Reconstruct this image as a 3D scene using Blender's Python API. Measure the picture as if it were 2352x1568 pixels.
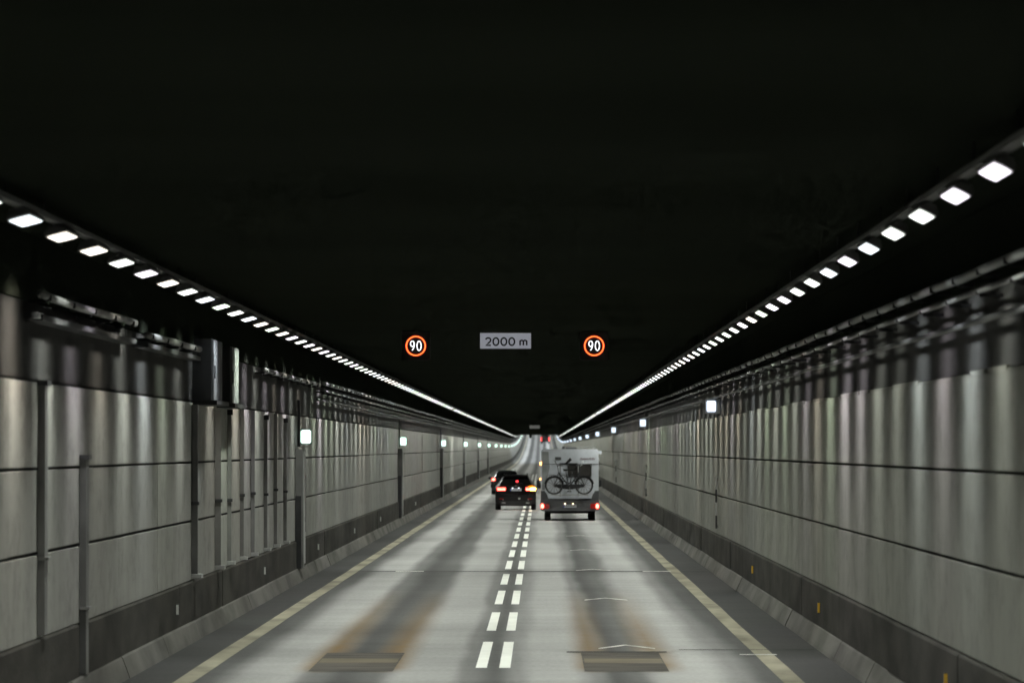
import bpy, math, random
from mathutils import Vector, Matrix

random.seed(7)
R = math.radians
scene = bpy.context.scene
for o in list(bpy.data.objects):
    bpy.data.objects.remove(o)
col = scene.collection

# ------------------------------------------------------------------ camera
H = 2.85                      # eye height in the following coach
F = 13067.0                   # focal length in pixels of a 2352 px wide frame = 200 mm
cam_data = bpy.data.cameras.new('camera')
cam_data.lens = 200.0
cam_data.sensor_width = 36.0
cam_data.clip_start = 0.5
cam_data.clip_end = 5000.0
cam_data.dof.use_dof = True
cam_data.dof.focus_distance = 112.0
cam_data.dof.aperture_fstop = 4.5
camera = bpy.data.objects.new('camera', cam_data)
col.objects.link(camera)
camera.location = (0, 0, H)
camera.rotation_euler = (R(90) + math.atan(244 / F), 0, math.atan(66 / F))
scene.camera = camera

# ------------------------------------------------------------------ world: deep inside a tunnel, no daylight
world = bpy.data.worlds.new('World')
scene.world = world
world.use_nodes = True
world.node_tree.nodes['Background'].inputs['Color'].default_value = (0.004, 0.005, 0.005, 1)
world.node_tree.nodes['Background'].inputs['Strength'].default_value = 0.2

# ------------------------------------------------------------------ exposure and render settings
vs = scene.view_settings
vs.view_transform = 'Standard'
vs.look = 'None'
vs.exposure = 0.0
vs.gamma = 1.0
scene.render.engine = 'CYCLES'
cy = scene.cycles
cy.use_denoising = True
try:
    cy.denoiser = 'OPENIMAGEDENOISE'
except Exception:
    pass
cy.max_bounces = 4
cy.diffuse_bounces = 3
cy.glossy_bounces = 2
cy.use_adaptive_sampling = True
cy.adaptive_threshold = 0.035
cy.adaptive_min_samples = 12
cy.sample_clamp_indirect = 4.0
cy.use_light_tree = True
cy.caustics_reflective = False
cy.caustics_refractive = False
scene.render.filter_size = 1.6 if hasattr(scene.render, 'filter_size') else 1.5

LAMP = 2.6                    # luminous face of a diffuser
BEAM = 72.0                   # watts of the louvred beam of one luminaire

# ------------------------------------------------------------------ sag curve of the tunnel
D0, RS, END, START = 896.0, 66500.0, 2150.0, -10.0


def zr(y):
    return 0.0 if y < D0 else (y - D0) ** 2 / (2 * RS)


def stations(a, b, step=30.0):
    ys = [a]
    if a < D0 < b:
        ys.append(D0)
    s = max(a, D0)
    y = s + step
    while y < b - 1:
        ys.append(y)
        y += step
    ys.append(b)
    return sorted(set(ys))


# ------------------------------------------------------------------ materials
MATS = {}


def new_mat(name):
    m = bpy.data.materials.new(name)
    m.use_nodes = True
    MATS[name] = m
    return m, m.node_tree.nodes, m.node_tree.links, m.node_tree.nodes['Principled BSDF']


def surf(name, c, rough=0.6, metal=0.0, spec=0.5, var=0.15, scale=(1, 1, 1), nscale=1.0,
         bump=0.0, bscale=30.0, coat=0.0, c2=None, detail=5.0, lo=0.35, hi=0.65):
    """colour mottled by a stretched noise in world space, with fine relief"""
    m, N, L, b = new_mat(name)
    geo = N.new('ShaderNodeNewGeometry')
    mp = N.new('ShaderNodeMapping')
    mp.inputs['Scale'].default_value = scale
    L.new(geo.outputs['Position'], mp.inputs['Vector'])
    nz = N.new('ShaderNodeTexNoise')
    nz.inputs['Scale'].default_value = nscale
    nz.inputs['Detail'].default_value = detail
    L.new(mp.outputs['Vector'], nz.inputs['Vector'])
    rp = N.new('ShaderNodeValToRGB')
    rp.color_ramp.elements[0].position = lo
    rp.color_ramp.elements[1].position = hi
    dk = c2 if c2 else tuple(v * (1 - var) for v in c)
    rp.color_ramp.elements[0].color = (*dk, 1)
    rp.color_ramp.elements[1].color = (*[v * (1 + (0 if c2 else var)) for v in c], 1)
    L.new(nz.outputs['Fac'], rp.inputs['Fac'])
    L.new(rp.outputs['Color'], b.inputs['Base Color'])
    if name.startswith('panel_'):
        oi = N.new('ShaderNodeObjectInfo')
        mr = N.new('ShaderNodeMapRange')
        mr.inputs[3].default_value, mr.inputs[4].default_value = 0.88, 1.08
        L.new(oi.outputs['Random'], mr.inputs[0])
        spk = N.new('ShaderNodeTexNoise')
        spk.inputs['Scale'].default_value = 2.2
        spk.inputs['Detail'].default_value = 8
        spk.inputs['Roughness'].default_value = 0.75
        mp3 = N.new('ShaderNodeMapping')
        mp3.inputs['Scale'].default_value = (1, .55, 1)
        L.new(geo.outputs['Position'], mp3.inputs['Vector'])
        L.new(mp3.outputs['Vector'], spk.inputs['Vector'])
        r3 = N.new('ShaderNodeMapRange')
        r3.inputs[1].default_value, r3.inputs[2].default_value = 0.30, 0.52
        r3.inputs[3].default_value, r3.inputs[4].default_value = 0.66, 1.03
        L.new(spk.outputs['Fac'], r3.inputs[0])
        mu = N.new('ShaderNodeMath')
        mu.operation = 'MULTIPLY'
        L.new(mr.outputs[0], mu.inputs[0])
        L.new(r3.outputs[0], mu.inputs[1])
        vm = N.new('ShaderNodeVectorMath')
        vm.operation = 'SCALE'
        L.new(rp.outputs['Color'], vm.inputs[0])
        L.new(mu.outputs[0], vm.inputs['Scale'])
        L.new(vm.outputs[0], b.inputs['Base Color'])
    b.inputs['Roughness'].default_value = rough
    b.inputs['Metallic'].default_value = metal
    b.inputs['Specular IOR Level'].default_value = spec
    b.inputs['Coat Weight'].default_value = coat
    if bump > 0:
        n2 = N.new('ShaderNodeTexNoise')
        n2.inputs['Scale'].default_value = bscale
        n2.inputs['Detail'].default_value = 4
        L.new(geo.outputs['Position'], n2.inputs['Vector'])
        bp = N.new('ShaderNodeBump')
        bp.inputs['Strength'].default_value = bump
        bp.inputs['Distance'].default_value = 0.02
        L.new(n2.outputs['Fac'], bp.inputs['Height'])
        L.new(bp.outputs['Normal'], b.inputs['Normal'])
    return m


def glow(name, c, s, sampling='AUTO'):
    m, N, L, b = new_mat(name)
    b.inputs['Base Color'].default_value = (*[min(0.8, v * 0.6) for v in c], 1)
    b.inputs['Emission Color'].default_value = (*c, 1)
    b.inputs['Emission Strength'].default_value = s
    b.inputs['Roughness'].default_value = 0.4
    try:
        m.cycles.emission_sampling = sampling
    except Exception:
        pass
    return m


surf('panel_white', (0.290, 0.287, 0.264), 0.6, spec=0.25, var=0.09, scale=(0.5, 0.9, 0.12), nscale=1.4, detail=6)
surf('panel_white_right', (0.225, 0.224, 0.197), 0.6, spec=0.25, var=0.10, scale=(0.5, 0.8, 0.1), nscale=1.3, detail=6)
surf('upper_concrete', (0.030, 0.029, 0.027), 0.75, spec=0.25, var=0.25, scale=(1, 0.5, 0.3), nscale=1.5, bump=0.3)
surf('backing', (0.035, 0.035, 0.034), 0.9, spec=0.1, var=0.2)
surf('plinth_concrete', (0.046, 0.043, 0.037), 0.85, spec=0.2, var=0.35, scale=(1, 0.35, 1.2), nscale=1.5, bump=0.4, bscale=12)
surf('kerb_concrete', (0.125, 0.12, 0.108), 0.85, spec=0.2, var=0.3, scale=(1, 0.25, 1), nscale=1.6, bump=0.4, bscale=10)
surf('ceiling_black', (0.021, 0.0245, 0.0185), 1.0, spec=0.0, var=0.13, nscale=0.15, bump=0.5, bscale=15)
surf('steel_dark', (0.05, 0.05, 0.052), 0.5, metal=0.3, var=0.2, nscale=3)
surf('cabinet_door', (0.13, 0.13, 0.135), 0.8, spec=0.15, var=0.25, nscale=2)
surf('steel_mid', (0.13, 0.13, 0.125), 0.5, var=0.2, nscale=2)
surf('steel_grey', (0.19, 0.188, 0.18), 0.45, spec=0.4, var=0.2, nscale=2)
surf('steel_pale', (0.45, 0.45, 0.44), 0.35, metal=0.2, var=0.15, nscale=2)
surf('pipe_pale', (0.15, 0.15, 0.145), 0.45, metal=0.2, var=0.2, scale=(1, 0.4, 1), nscale=2)
surf('pipe_dark', (0.03, 0.03, 0.03), 0.45, metal=0.2, var=0.2, nscale=2)
surf('housing', (0.07, 0.07, 0.068), 0.5, var=0.15, nscale=3)
surf('line_yellowish', (0.24, 0.222, 0.165), 0.8, spec=0.15, var=0.32, scale=(1.2, 0.25, 1), nscale=1.2, detail=8)
surf('paint_white', (0.80, 0.80, 0.74), 0.6, spec=0.3, var=0.06, scale=(1, 0.3, 1), nscale=2)
surf('paint_faded', (0.50, 0.49, 0.45), 0.7, spec=0.2, var=0.35, scale=(3, 0.4, 1), nscale=2)
surf('paint_worn', (0.74, 0.72, 0.64), 0.6, spec=0.3, var=0.2, scale=(2, 0.3, 1), nscale=2)
surf('patch_dark', (0.075, 0.067, 0.057), 0.85, spec=0.2, var=0.3, scale=(0.8, 2.0, 1), nscale=1.2, bump=0.3)
surf('patch_tan', (0.125, 0.106, 0.076), 0.85, spec=0.2, var=0.2, scale=(0.8, 2.0, 1), nscale=1.2)
surf('joint_dark', (0.06, 0.058, 0.055), 0.9, spec=0.1, var=0.3, scale=(0.6, 1, 1), nscale=2)
surf('sign_black', (0.012, 0.012, 0.013), 0.6, var=0.2)
surf('letter_black', (0.01, 0.01, 0.011), 0.6, var=0.2)
surf('rv_white', (0.76, 0.785, 0.84), 0.3, var=0.13, nscale=1.6, coat=0.3)  # mottling stands for dirt and for reflections painted into the white
surf('rv_grey', (0.10, 0.10, 0.105), 0.5, var=0.15, nscale=3)
surf('rv_glass', (0.055, 0.05, 0.047), 0.12, var=0.2, coat=0.5)
surf('rubber', (0.018, 0.018, 0.018), 0.85, spec=0.2, var=0.2)
surf('chrome', (0.7, 0.7, 0.7), 0.15, metal=1.0, var=0.05)
surf('bike_black', (0.02, 0.02, 0.022), 0.4, var=0.2)
surf('bag_dark', (0.03, 0.03, 0.027), 0.8, var=0.3, nscale=4)
surf('maroon', (0.16, 0.05, 0.07), 0.5, var=0.2)
surf('car_black', (0.006, 0.0045, 0.005), 0.30, spec=0.3, var=0.2, coat=0.35)
surf('car_black_two', (0.010, 0.010, 0.011), 0.25, var=0.2, coat=1.0)
surf('car_glass', (0.006, 0.006, 0.006), 0.08, var=0.1, coat=0.6)
surf('plastic_black', (0.014, 0.014, 0.014), 0.6, var=0.2)
surf('plate_white', (0.62, 0.63, 0.68), 0.4, var=0.06)
surf('plate_blue', (0.02, 0.04, 0.30), 0.4, var=0.1)
surf('lens_red', (0.35, 0.01, 0.008), 0.2, var=0.2, coat=0.6)
surf('truck_dark', (0.05, 0.045, 0.045), 0.5, var=0.2)
glow('tail_red', (1.0, 0.095, 0.065), 13.0)
glow('tail_dim', (1.0, 0.03, 0.02), 1.2)
glow('brake_red', (1.0, 0.05, 0.06), 2.2)
glow('amber', (1.0, 0.36, 0.03), 75.0)
glow('amber_halo', (1.0, 0.30, 0.0), 1.6)  # emission for the halo painted above the indicator
glow('amber_marker', (1.0, 0.38, 0.10), 9.0)
glow('plate_lamp', (0.85, 0.9, 1.0), 6.0)
glow('plate_lamp_warm', (1.0, 0.75, 0.45), 6.0)
glow('truck_red', (1.0, 0.06, 0.05), 3.5)
glow('led_red', (1.0, 0.035, 0.015), 1.6)
glow('led_orange', (1.0, 0.34, 0.07), 1.7)
glow('led_white', (0.95, 0.97, 1.0), 1.9)
glow('sign_face', (0.60, 0.62, 0.70), 0.34)
glow('sign_face_far', (0.55, 0.56, 0.52), 0.17)
glow('exit_green', (0.70, 1.0, 0.87), 1.9)
glow('exit_blue', (0.72, 0.84, 1.0), 1.7)
tints = {'neutral': (0.95, 1.0, 0.93), 'green': (0.86, 1.0, 0.80), 'violet': (0.97, 0.90, 1.0), 'warm': (1.0, 0.92, 0.80), 'cool': (0.88, 0.96, 1.0)}
LAMP_MATS = []
for tn, tc in tints.items():
    glow('tube_' + tn, tc, LAMP, 'FRONT')
    LAMP_MATS.append('tube_' + tn)


def road_material():
    m, N, L, b = new_mat('road_surface')
    geo = N.new('ShaderNodeNewGeometry')
    sep = N.new('ShaderNodeSeparateXYZ')
    L.new(geo.outputs['Position'], sep.inputs[0])

    def math_(op, a, b_=None, c_=None):
        n = N.new('ShaderNodeMath')
        n.operation = op
        for i, v in enumerate((a, b_, c_)):
            if v is None:
                continue
            if isinstance(v, (int, float)):
                n.inputs[i].default_value = v
            else:
                L.new(v, n.inputs[i])
        return n.outputs[0]

    def noise(scale, s, detail=4):
        mp = N.new('ShaderNodeMapping')
        mp.inputs['Scale'].default_value = scale
        L.new(geo.outputs['Position'], mp.inputs['Vector'])
        nz = N.new('ShaderNodeTexNoise')
        nz.inputs['Scale'].default_value = s
        nz.inputs['Detail'].default_value = detail
        L.new(mp.outputs['Vector'], nz.inputs['Vector'])
        return nz.outputs['Fac']
    wob = noise((1, 0.05, 1), 0.9, 3)
    x = math_('ADD', sep.outputs[0], math_('MULTIPLY', math_('SUBTRACT', wob, 0.5), 0.5))
    fac = math_('DIVIDE', math_('ADD', x, 5.2), 9.2)
    rp = N.new('ShaderNodeValToRGB')
    cr = rp.color_ramp
    cr.interpolation = 'EASE'
    pts = [(-5.2, .052), (-4.45, .055), (-4.1, .09), (-3.6, .30), (-3.15, .33), (-2.85, .14), (-2.5, .075), (-2.05, .115),
           (-1.7, .31), (-1.15, .30), (-0.95, .17), (-0.62, .095), (-0.33, .21), (-0.05, .32), (0.4, .32), (0.68, .18),
           (0.92, .078), (1.25, .115), (1.65, .30), (2.1, .34), (2.42, .19), (2.75, .085), (3.3, .055), (4.0, .052)]
    cr.elements.remove(cr.elements[1])
    for i, (px, v) in enumerate(pts):
        p = (px + 5.2) / 9.2
        e = cr.elements[0] if i == 0 else cr.elements.new(p)
        e.position = p
        e.color = (v, v * 0.985, v * 0.95, 1)
    L.new(fac, rp.inputs['Fac'])
    # transverse wear: bands laid across the road, and aggregate
    tr = noise((0.12, 0.11, 1), 1.0, 6)
    tr2 = noise((0.5, 0.9, 1), 1.0, 5)
    ag = noise((6, 1.2, 6), 2.6, 6)
    v = math_('ADD', math_('MULTIPLY', tr, 0.75), math_('MULTIPLY', tr2, 0.30))
    v = math_('ADD', v, math_('MULTIPLY', ag, 0.36))
    v = math_('ADD', v, 0.30)
    mx = N.new('ShaderNodeMix')
    mx.data_type = 'RGBA'
    mx.blend_type = 'MULTIPLY'
    mx.inputs[0].default_value = 1.0
    L.new(rp.outputs['Color'], mx.inputs[6])
    cmb = N.new('ShaderNodeCombineColor')
    for i in range(3):
        L.new(v, cmb.inputs[i])
    L.new(cmb.outputs[0], mx.inputs[7])
    # rust stains along both sides of the repaired strips, running on from the patches
    rust = None
    for cx, wd in ((-2.90, .34), (-1.98, .36), (0.68, .32), (1.56, .36)):
        g = math_('SUBTRACT', 1.0, math_('DIVIDE', math_('ABSOLUTE', math_('SUBTRACT', sep.outputs[0], cx)), wd))
        g = math_('MAXIMUM', g, 0.0)
        rust = g if rust is None else math_('MAXIMUM', rust, g)
    fade = N.new('ShaderNodeMapRange')
    fade.inputs[1].default_value = 74.0
    fade.inputs[2].default_value = 116.0
    fade.inputs[3].default_value = 1.0
    fade.inputs[4].default_value = 0.0
    L.new(sep.outputs[1], fade.inputs[0])
    near = N.new('ShaderNodeMapRange')
    near.inputs[1].default_value = 72.0
    near.inputs[2].default_value = 74.0
    L.new(sep.outputs[1], near.inputs[0])
    rust = math_('MULTIPLY', math_('MULTIPLY', rust, fade.outputs[0]), near.outputs[0])
    rust = math_('MULTIPLY', rust, math_('ADD', math_('MULTIPLY', tr2, 0.8), 0.5))
    mx2 = N.new('ShaderNodeMix')
    mx2.data_type = 'RGBA'
    L.new(rust, mx2.inputs[0])
    L.new(mx.outputs[2], mx2.inputs[6])
    mx2.inputs[7].default_value = (0.17, 0.105, 0.04, 1)
    L.new(mx2.outputs[2], b.inputs['Base Color'])
    b.inputs['Roughness'].default_value = 0.85
    b.inputs['Specular IOR Level'].default_value = 0.15
    bp = N.new('ShaderNodeBump')
    bp.inputs['Strength'].default_value = 0.25
    bp.inputs['Distance'].default_value = 0.01
    L.new(noise((9, 9, 9), 3.0, 3), bp.inputs['Height'])
    L.new(bp.outputs['Normal'], b.inputs['Normal'])


road_material()


# ------------------------------------------------------------------ mesh helpers
class MB:
    def __init__(self):
        self.v, self.f, self.m = [], [], []

    def add(self, verts, faces, mi=0):
        o = len(self.v)
        self.v += [tuple(p) for p in verts]
        self.f += [tuple(i + o for i in f) for f in faces]
        self.m += [mi] * len(faces)
        return self

    def box(self, x0, x1, y0, y1, z0, z1, mi=0):
        vs_ = [(x0, y0, z0), (x1, y0, z0), (x1, y1, z0), (x0, y1, z0), (x0, y0, z1), (x1, y0, z1), (x1, y1, z1), (x0, y1, z1)]
        return self.add(vs_, [(0, 3, 2, 1), (4, 5, 6, 7), (0, 1, 5, 4), (1, 2, 6, 5), (2, 3, 7, 6), (3, 0, 4, 7)], mi)

    def bbox(self, x0, x1, y0, y1, z0, z1, b=0.02, mi=0):
        """box with bevelled vertical-plane corners (rounded outline seen along y)"""
        prof = [(x0 + b, z0), (x1 - b, z0), (x1, z0 + b), (x1, z1 - b), (x1 - b, z1), (x0 + b, z1), (x0, z1 - b), (x0, z0 + b)]
        return self.prism(prof, y0, y1, mi)

    def prism(self, prof, y0, y1, mi=0):
        n = len(prof)
        vs_ = [(x, y0, z) for x, z in prof] + [(x, y1, z) for x, z in prof]
        fs = [(i, (i + 1) % n, n + (i + 1) % n, n + i) for i in range(n)]
        fs += [tuple(range(n))[::-1], tuple(range(n, 2 * n))]
        return self.add(vs_, fs, mi)

    def sweep(self, prof, ys, closed=True, caps=True, mi=0):
        """profile (x, z) swept along the tunnel and its sag"""
        n = len(prof)
        vs_ = [(x, y, z + zr(y)) for y in ys for x, z in prof]
        fs = []
        for k in range(len(ys) - 1):
            for i in range(n if closed else n - 1):
                j = (i + 1) % n
                fs.append((k * n + i, k * n + j, (k + 1) * n + j, (k + 1) * n + i))
        if closed and caps:
            fs.append(tuple(range(n))[::-1])
            fs.append(tuple(range((len(ys) - 1) * n, len(ys) * n)))
        return self.add(vs_, fs, mi)

    def tube(self, pts, r, n=6, mi=0):
        pts = [Vector(p) for p in pts]
        vs_, fs = [], []
        for k, p in enumerate(pts):
            a = pts[max(k - 1, 0)]
            b = pts[min(k + 1, len(pts) - 1)]
            d = (b - a).normalized()
            u = d.cross(Vector((0, 1, 0)) if abs(d.y) < 0.9 else Vector((0, 0, 1))).normalized()
            w = d.cross(u)
            rr = r[k] if isinstance(r, (list, tuple)) else r
            for i in range(n):
                t = 2 * math.pi * i / n
                vs_.append(p + u * rr * math.cos(t) + w * rr * math.sin(t))
        for k in range(len(pts) - 1):
            for i in range(n):
                j = (i + 1) % n
                fs.append((k * n + i, k * n + j, (k + 1) * n + j, (k + 1) * n + i))
        fs.append(tuple(range(n))[::-1])
        fs.append(tuple(range((len(pts) - 1) * n, len(pts) * n)))
        return self.add(vs_, fs, mi)

    def torus(self, c, rad, r, n=28, m=6, axis='y', mi=0):
        vs_, fs = [], []
        for i in range(n):
            t = 2 * math.pi * i / n
            for j in range(m):
                s = 2 * math.pi * j / m
                q = rad + r * math.cos(s)
                a, b_, h = q * math.cos(t), q * math.sin(t), r * math.sin(s)
                vs_.append((c[0] + a, c[1] + h, c[2] + b_) if axis == 'y' else (c[0] + h, c[1] + a, c[2] + b_))
        for i in range(n):
            for j in range(m):
                fs.append((i * m + j, ((i + 1) % n) * m + j, ((i + 1) % n) * m + (j + 1) % m, i * m + (j + 1) % m))
        return self.add(vs_, fs, mi)

    def lathe_x(self, c, prof, n=24, mi=0):
        """profile of (x offset, radius) turned about an axis along x"""
        vs_, fs = [], []
        for (dx, rr) in prof:
            for i in range(n):
                t = 2 * math.pi * i / n
                vs_.append((c[0] + dx, c[1] + rr * math.cos(t), c[2] + rr * math.sin(t)))
        k = len(prof)
        for a in range(k - 1):
            for i in range(n):
                j = (i + 1) % n
                fs.append((a * n + i, a * n + j, (a + 1) * n + j, (a + 1) * n + i))
        fs.append(tuple(range(n))[::-1])
        fs.append(tuple(range((k - 1) * n, k * n)))
        return self.add(vs_, fs, mi)

    def ribbon(self, pts, w, y, t=0.012, closed=False, mi=0):
        """a flat stroke in the x-z plane, facing the driver, t thick"""
        n = len(pts)
        L_, Rr = [], []
        for k in range(n):
            a = pts[(k - 1) % n] if (closed or k > 0) else pts[k]
            b = pts[(k + 1) % n] if (closed or k < n - 1) else pts[k]
            dx, dz = b[0] - a[0], b[1] - a[1]
            l = math.hypot(dx, dz) or 1
            nx, nz = -dz / l, dx / l
            L_.append((pts[k][0] + nx * w / 2, pts[k][1] + nz * w / 2))
            Rr.append((pts[k][0] - nx * w / 2, pts[k][1] - nz * w / 2))
        for k in range(n if closed else n - 1):
            j = (k + 1) % n
            q = [L_[k], L_[j], Rr[j], Rr[k]]
            vs_ = [(x, y, z) for x, z in q] + [(x, y + t, z) for x, z in q]
            self.add(vs_, [(0, 1, 2, 3), (7, 6, 5, 4), (0, 4, 5, 1), (1, 5, 6, 2), (2, 6, 7, 3), (3, 7, 4, 0)], mi)
        return self

    def mesh(self, name, mats, smooth=False):
        me = bpy.data.meshes.new(name)
        me.from_pydata(self.v, [], self.f)
        for mn in (mats if isinstance(mats, (list, tuple)) else [mats]):
            me.materials.append(MATS[mn])
        me.polygons.foreach_set('material_index', self.m)
        if smooth:
            me.polygons.foreach_set('use_smooth', [True] * len(self.f))
        me.update()
        return me

    def build(self, name, mats, parent=None, smooth=False, loc=None):
        o = bpy.data.objects.new(name, self.mesh(name, mats, smooth))
        col.objects.link(o)
        if parent is not None:
            o.parent = parent
        if loc is not None:
            o.location = loc
        return o


def link(name, me, parent=None, loc=(0, 0, 0)):
    o = bpy.data.objects.new(name, me)
    col.objects.link(o)
    o.parent = parent
    o.location = loc
    return o


def empty(name, loc=(0, 0, 0)):
    o = bpy.data.objects.new(name, None)
    col.objects.link(o)
    o.location = loc
    return o


def tag(o, label=None, cat=None, group=None, kind=None):
    if label:
        o['label'] = label
    if cat:
        o['category'] = cat
    if group:
        o['group'] = group
    if kind:
        o['kind'] = kind
    return o


def ordinal(n):
    words = ['', 'first', 'second', 'third', 'fourth', 'fifth', 'sixth', 'seventh', 'eighth', 'ninth', 'tenth']
    if n < len(words):
        return words[n]
    s = 'th' if 10 <= n % 100 <= 20 else {1: 'st', 2: 'nd', 3: 'rd'}.get(n % 10, 'th')
    return '%d%s' % (n, s)


# ------------------------------------------------------------------ cross section
XL, XR = -5.25, 4.08          # faces of the wall panels
KL, KR = -5.09, 3.91          # kerb feet
ZC = 5.05                     # ceiling
YS = stations(START, END)

# ------------------------------------------------------------------ road
road = MB().add([(x, y, zr(y)) for y in YS for x in (KL - .3, KR + .3)],
                [(2 * k, 2 * k + 1, 2 * k + 3, 2 * k + 2) for k in range(len(YS) - 1)]).build('road', 'road_surface')
tag(road, 'worn grey two-lane tunnel carriageway with dark strips down each lane', kind='structure')


def flat(name, x0, x1, y0, y1, mat_, lift=.004, label=None):
    ys = stations(y0, y1)
    o = MB().add([(x, y, zr(y) + lift) for y in ys for x in (x0, x1)],
                 [(2 * k, 2 * k + 1, 2 * k + 3, 2 * k + 2) for k in range(len(ys) - 1)]).build(name, mat_, road)
    if label:
        o['label'] = label
    return o


def edge_line(xc, w, label, seed):
    rnd = random.Random(seed)
    ys = stations(START, END)
    ys = sorted(set([START] + [START + 7 * i for i in range(1, 60)] + [y for y in ys if y > 420]))
    vs_ = []
    for y in ys:
        a, b_ = (rnd.uniform(-.012, .012) for _ in range(2))
        vs_ += [(xc - w / 2 + a, y, zr(y) + .004), (xc + w / 2 + b_, y, zr(y) + .004)]
    o = MB().add(vs_, [(2 * k, 2 * k + 1, 2 * k + 3, 2 * k + 2) for k in range(len(ys) - 1)]).build('edge_line', 'line_yellowish', road)
    o['label'] = label


edge_line(-4.35, .25, 'dirty pale yellow edge line beside the left kerb', 1)
edge_line(3.08, .25, 'dirty pale yellow edge line beside the right kerb', 2)

for y0, lab in ((131.0, 'dark expansion joint across both lanes'), (227.0, None), (323.0, None)):
    flat('expansion_joint', KL + .02, KR - .02, y0, y0 + .7, 'joint_dark', .003, lab)
for xa, xb in ((-3.35, -2.7), (2.35, 3.0)):
    flat('joint_plate', xa, xb, 131.1, 131.6, 'paint_faded', .007, 'bright worn metal end of the expansion joint')
dash_me = MB().add([(0, 0, 0), (.145, 0, 0), (.145, 9.9, 0), (0, 9.9, 0)], [(0, 1, 2, 3)]).mesh('lane_dash', 'paint_white')
for k in range(-3, 36):
    for x0 in (-.845, -.54):
        link('lane_dash', dash_me, road, (x0, 73.8 + 15 * k, .004))
chev_me = MB()
chev_me.add([(-.40, -1.4, 0), (-.40, -1.05, 0), (0, .4, 0), (.40, -1.05, 0), (.40, -1.4, 0), (0, 0, 0)], [(0, 5, 2, 1), (5, 4, 3, 2)])
chev_me = chev_me.mesh('chevron_mark', 'paint_faded')
for k in range(-1, 5):
    link('chevron_mark', chev_me, road, (1.22, 82.0 + 25.7 * k, .009))

# repaired strips just ahead: dark patch with a tan bar, one in each lane
for x0, x1, lab in ((-2.97, -1.89, 'dark rectangular repair patch with a tan bar in the left lane'),
                    (.56, 1.64, 'dark rectangular repair patch with a tan bar in the right lane')):
    p = flat('repair_patch', x0, x1, 72.6, 79.2, 'patch_dark', .004, lab)
    q = MB().add([(x0 + .02, 75.4, .008), (x1 - .02, 75.4, .008), (x1 - .02, 77.0, .008), (x0 + .02, 77.0, .008)], [(0, 1, 2, 3)]).build('tan_bar', 'patch_tan', p)
flat('crack', 1.95, KR - .05, 80.3, 80.5, 'joint_dark', .0065)
flat('joint_plate', 2.74, 3.25, 78.3, 78.6, 'paint_faded', .0085, 'bright worn metal strip across the right edge line')
flat('crack', .36, 1.76, 79.25, 79.7, 'joint_dark', .0065, 'dark transverse cut at the near end of the right lane patch')

# ------------------------------------------------------------------ ceiling
ceil = MB().sweep([(XL - .2, ZC), (XR + .2, ZC), (XR + .2, ZC + .3), (XL - .2, ZC + .3)], YS).build('ceiling', 'ceiling_black')
tag(ceil, 'flat black fireproofed tunnel ceiling', kind='structure')

# ------------------------------------------------------------------ kerbs
for side, xf, xt, lab in (('left', KL, -5.2, 'left'), ('right', KR, 4.04, 'right')):
    out = -1 if side == 'left' else 1
    kroot = empty('kerb_' + side)
    tag(kroot, 'sloping grey concrete kerb at the foot of the %s wall' % lab, kind='structure')
    prof = [(xf, 0), (xf + out * .015, .045), (xt - out * .02, .25), (xt, .27), (xt + out * .12, .27), (xt + out * .12, 0)]
    km = MB().sweep(prof, [0, 7.46]).mesh('kerb_stone', 'kerb_concrete')
    for k in range(6, 50):
        y0 = 7.5 * k + (3.0 if side == 'left' else 1.2)
        ks = link('kerb_stone', km, kroot, (out * random.uniform(-.008, .008), y0, random.uniform(-.006, .004)))
    MB().sweep(prof, stations(7.5 * 50 + 3.0, END)).build('kerb_run', 'kerb_concrete', kroot)
    MB().sweep(prof, [START, 47]).build('kerb_run', 'kerb_concrete', kroot)

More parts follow.
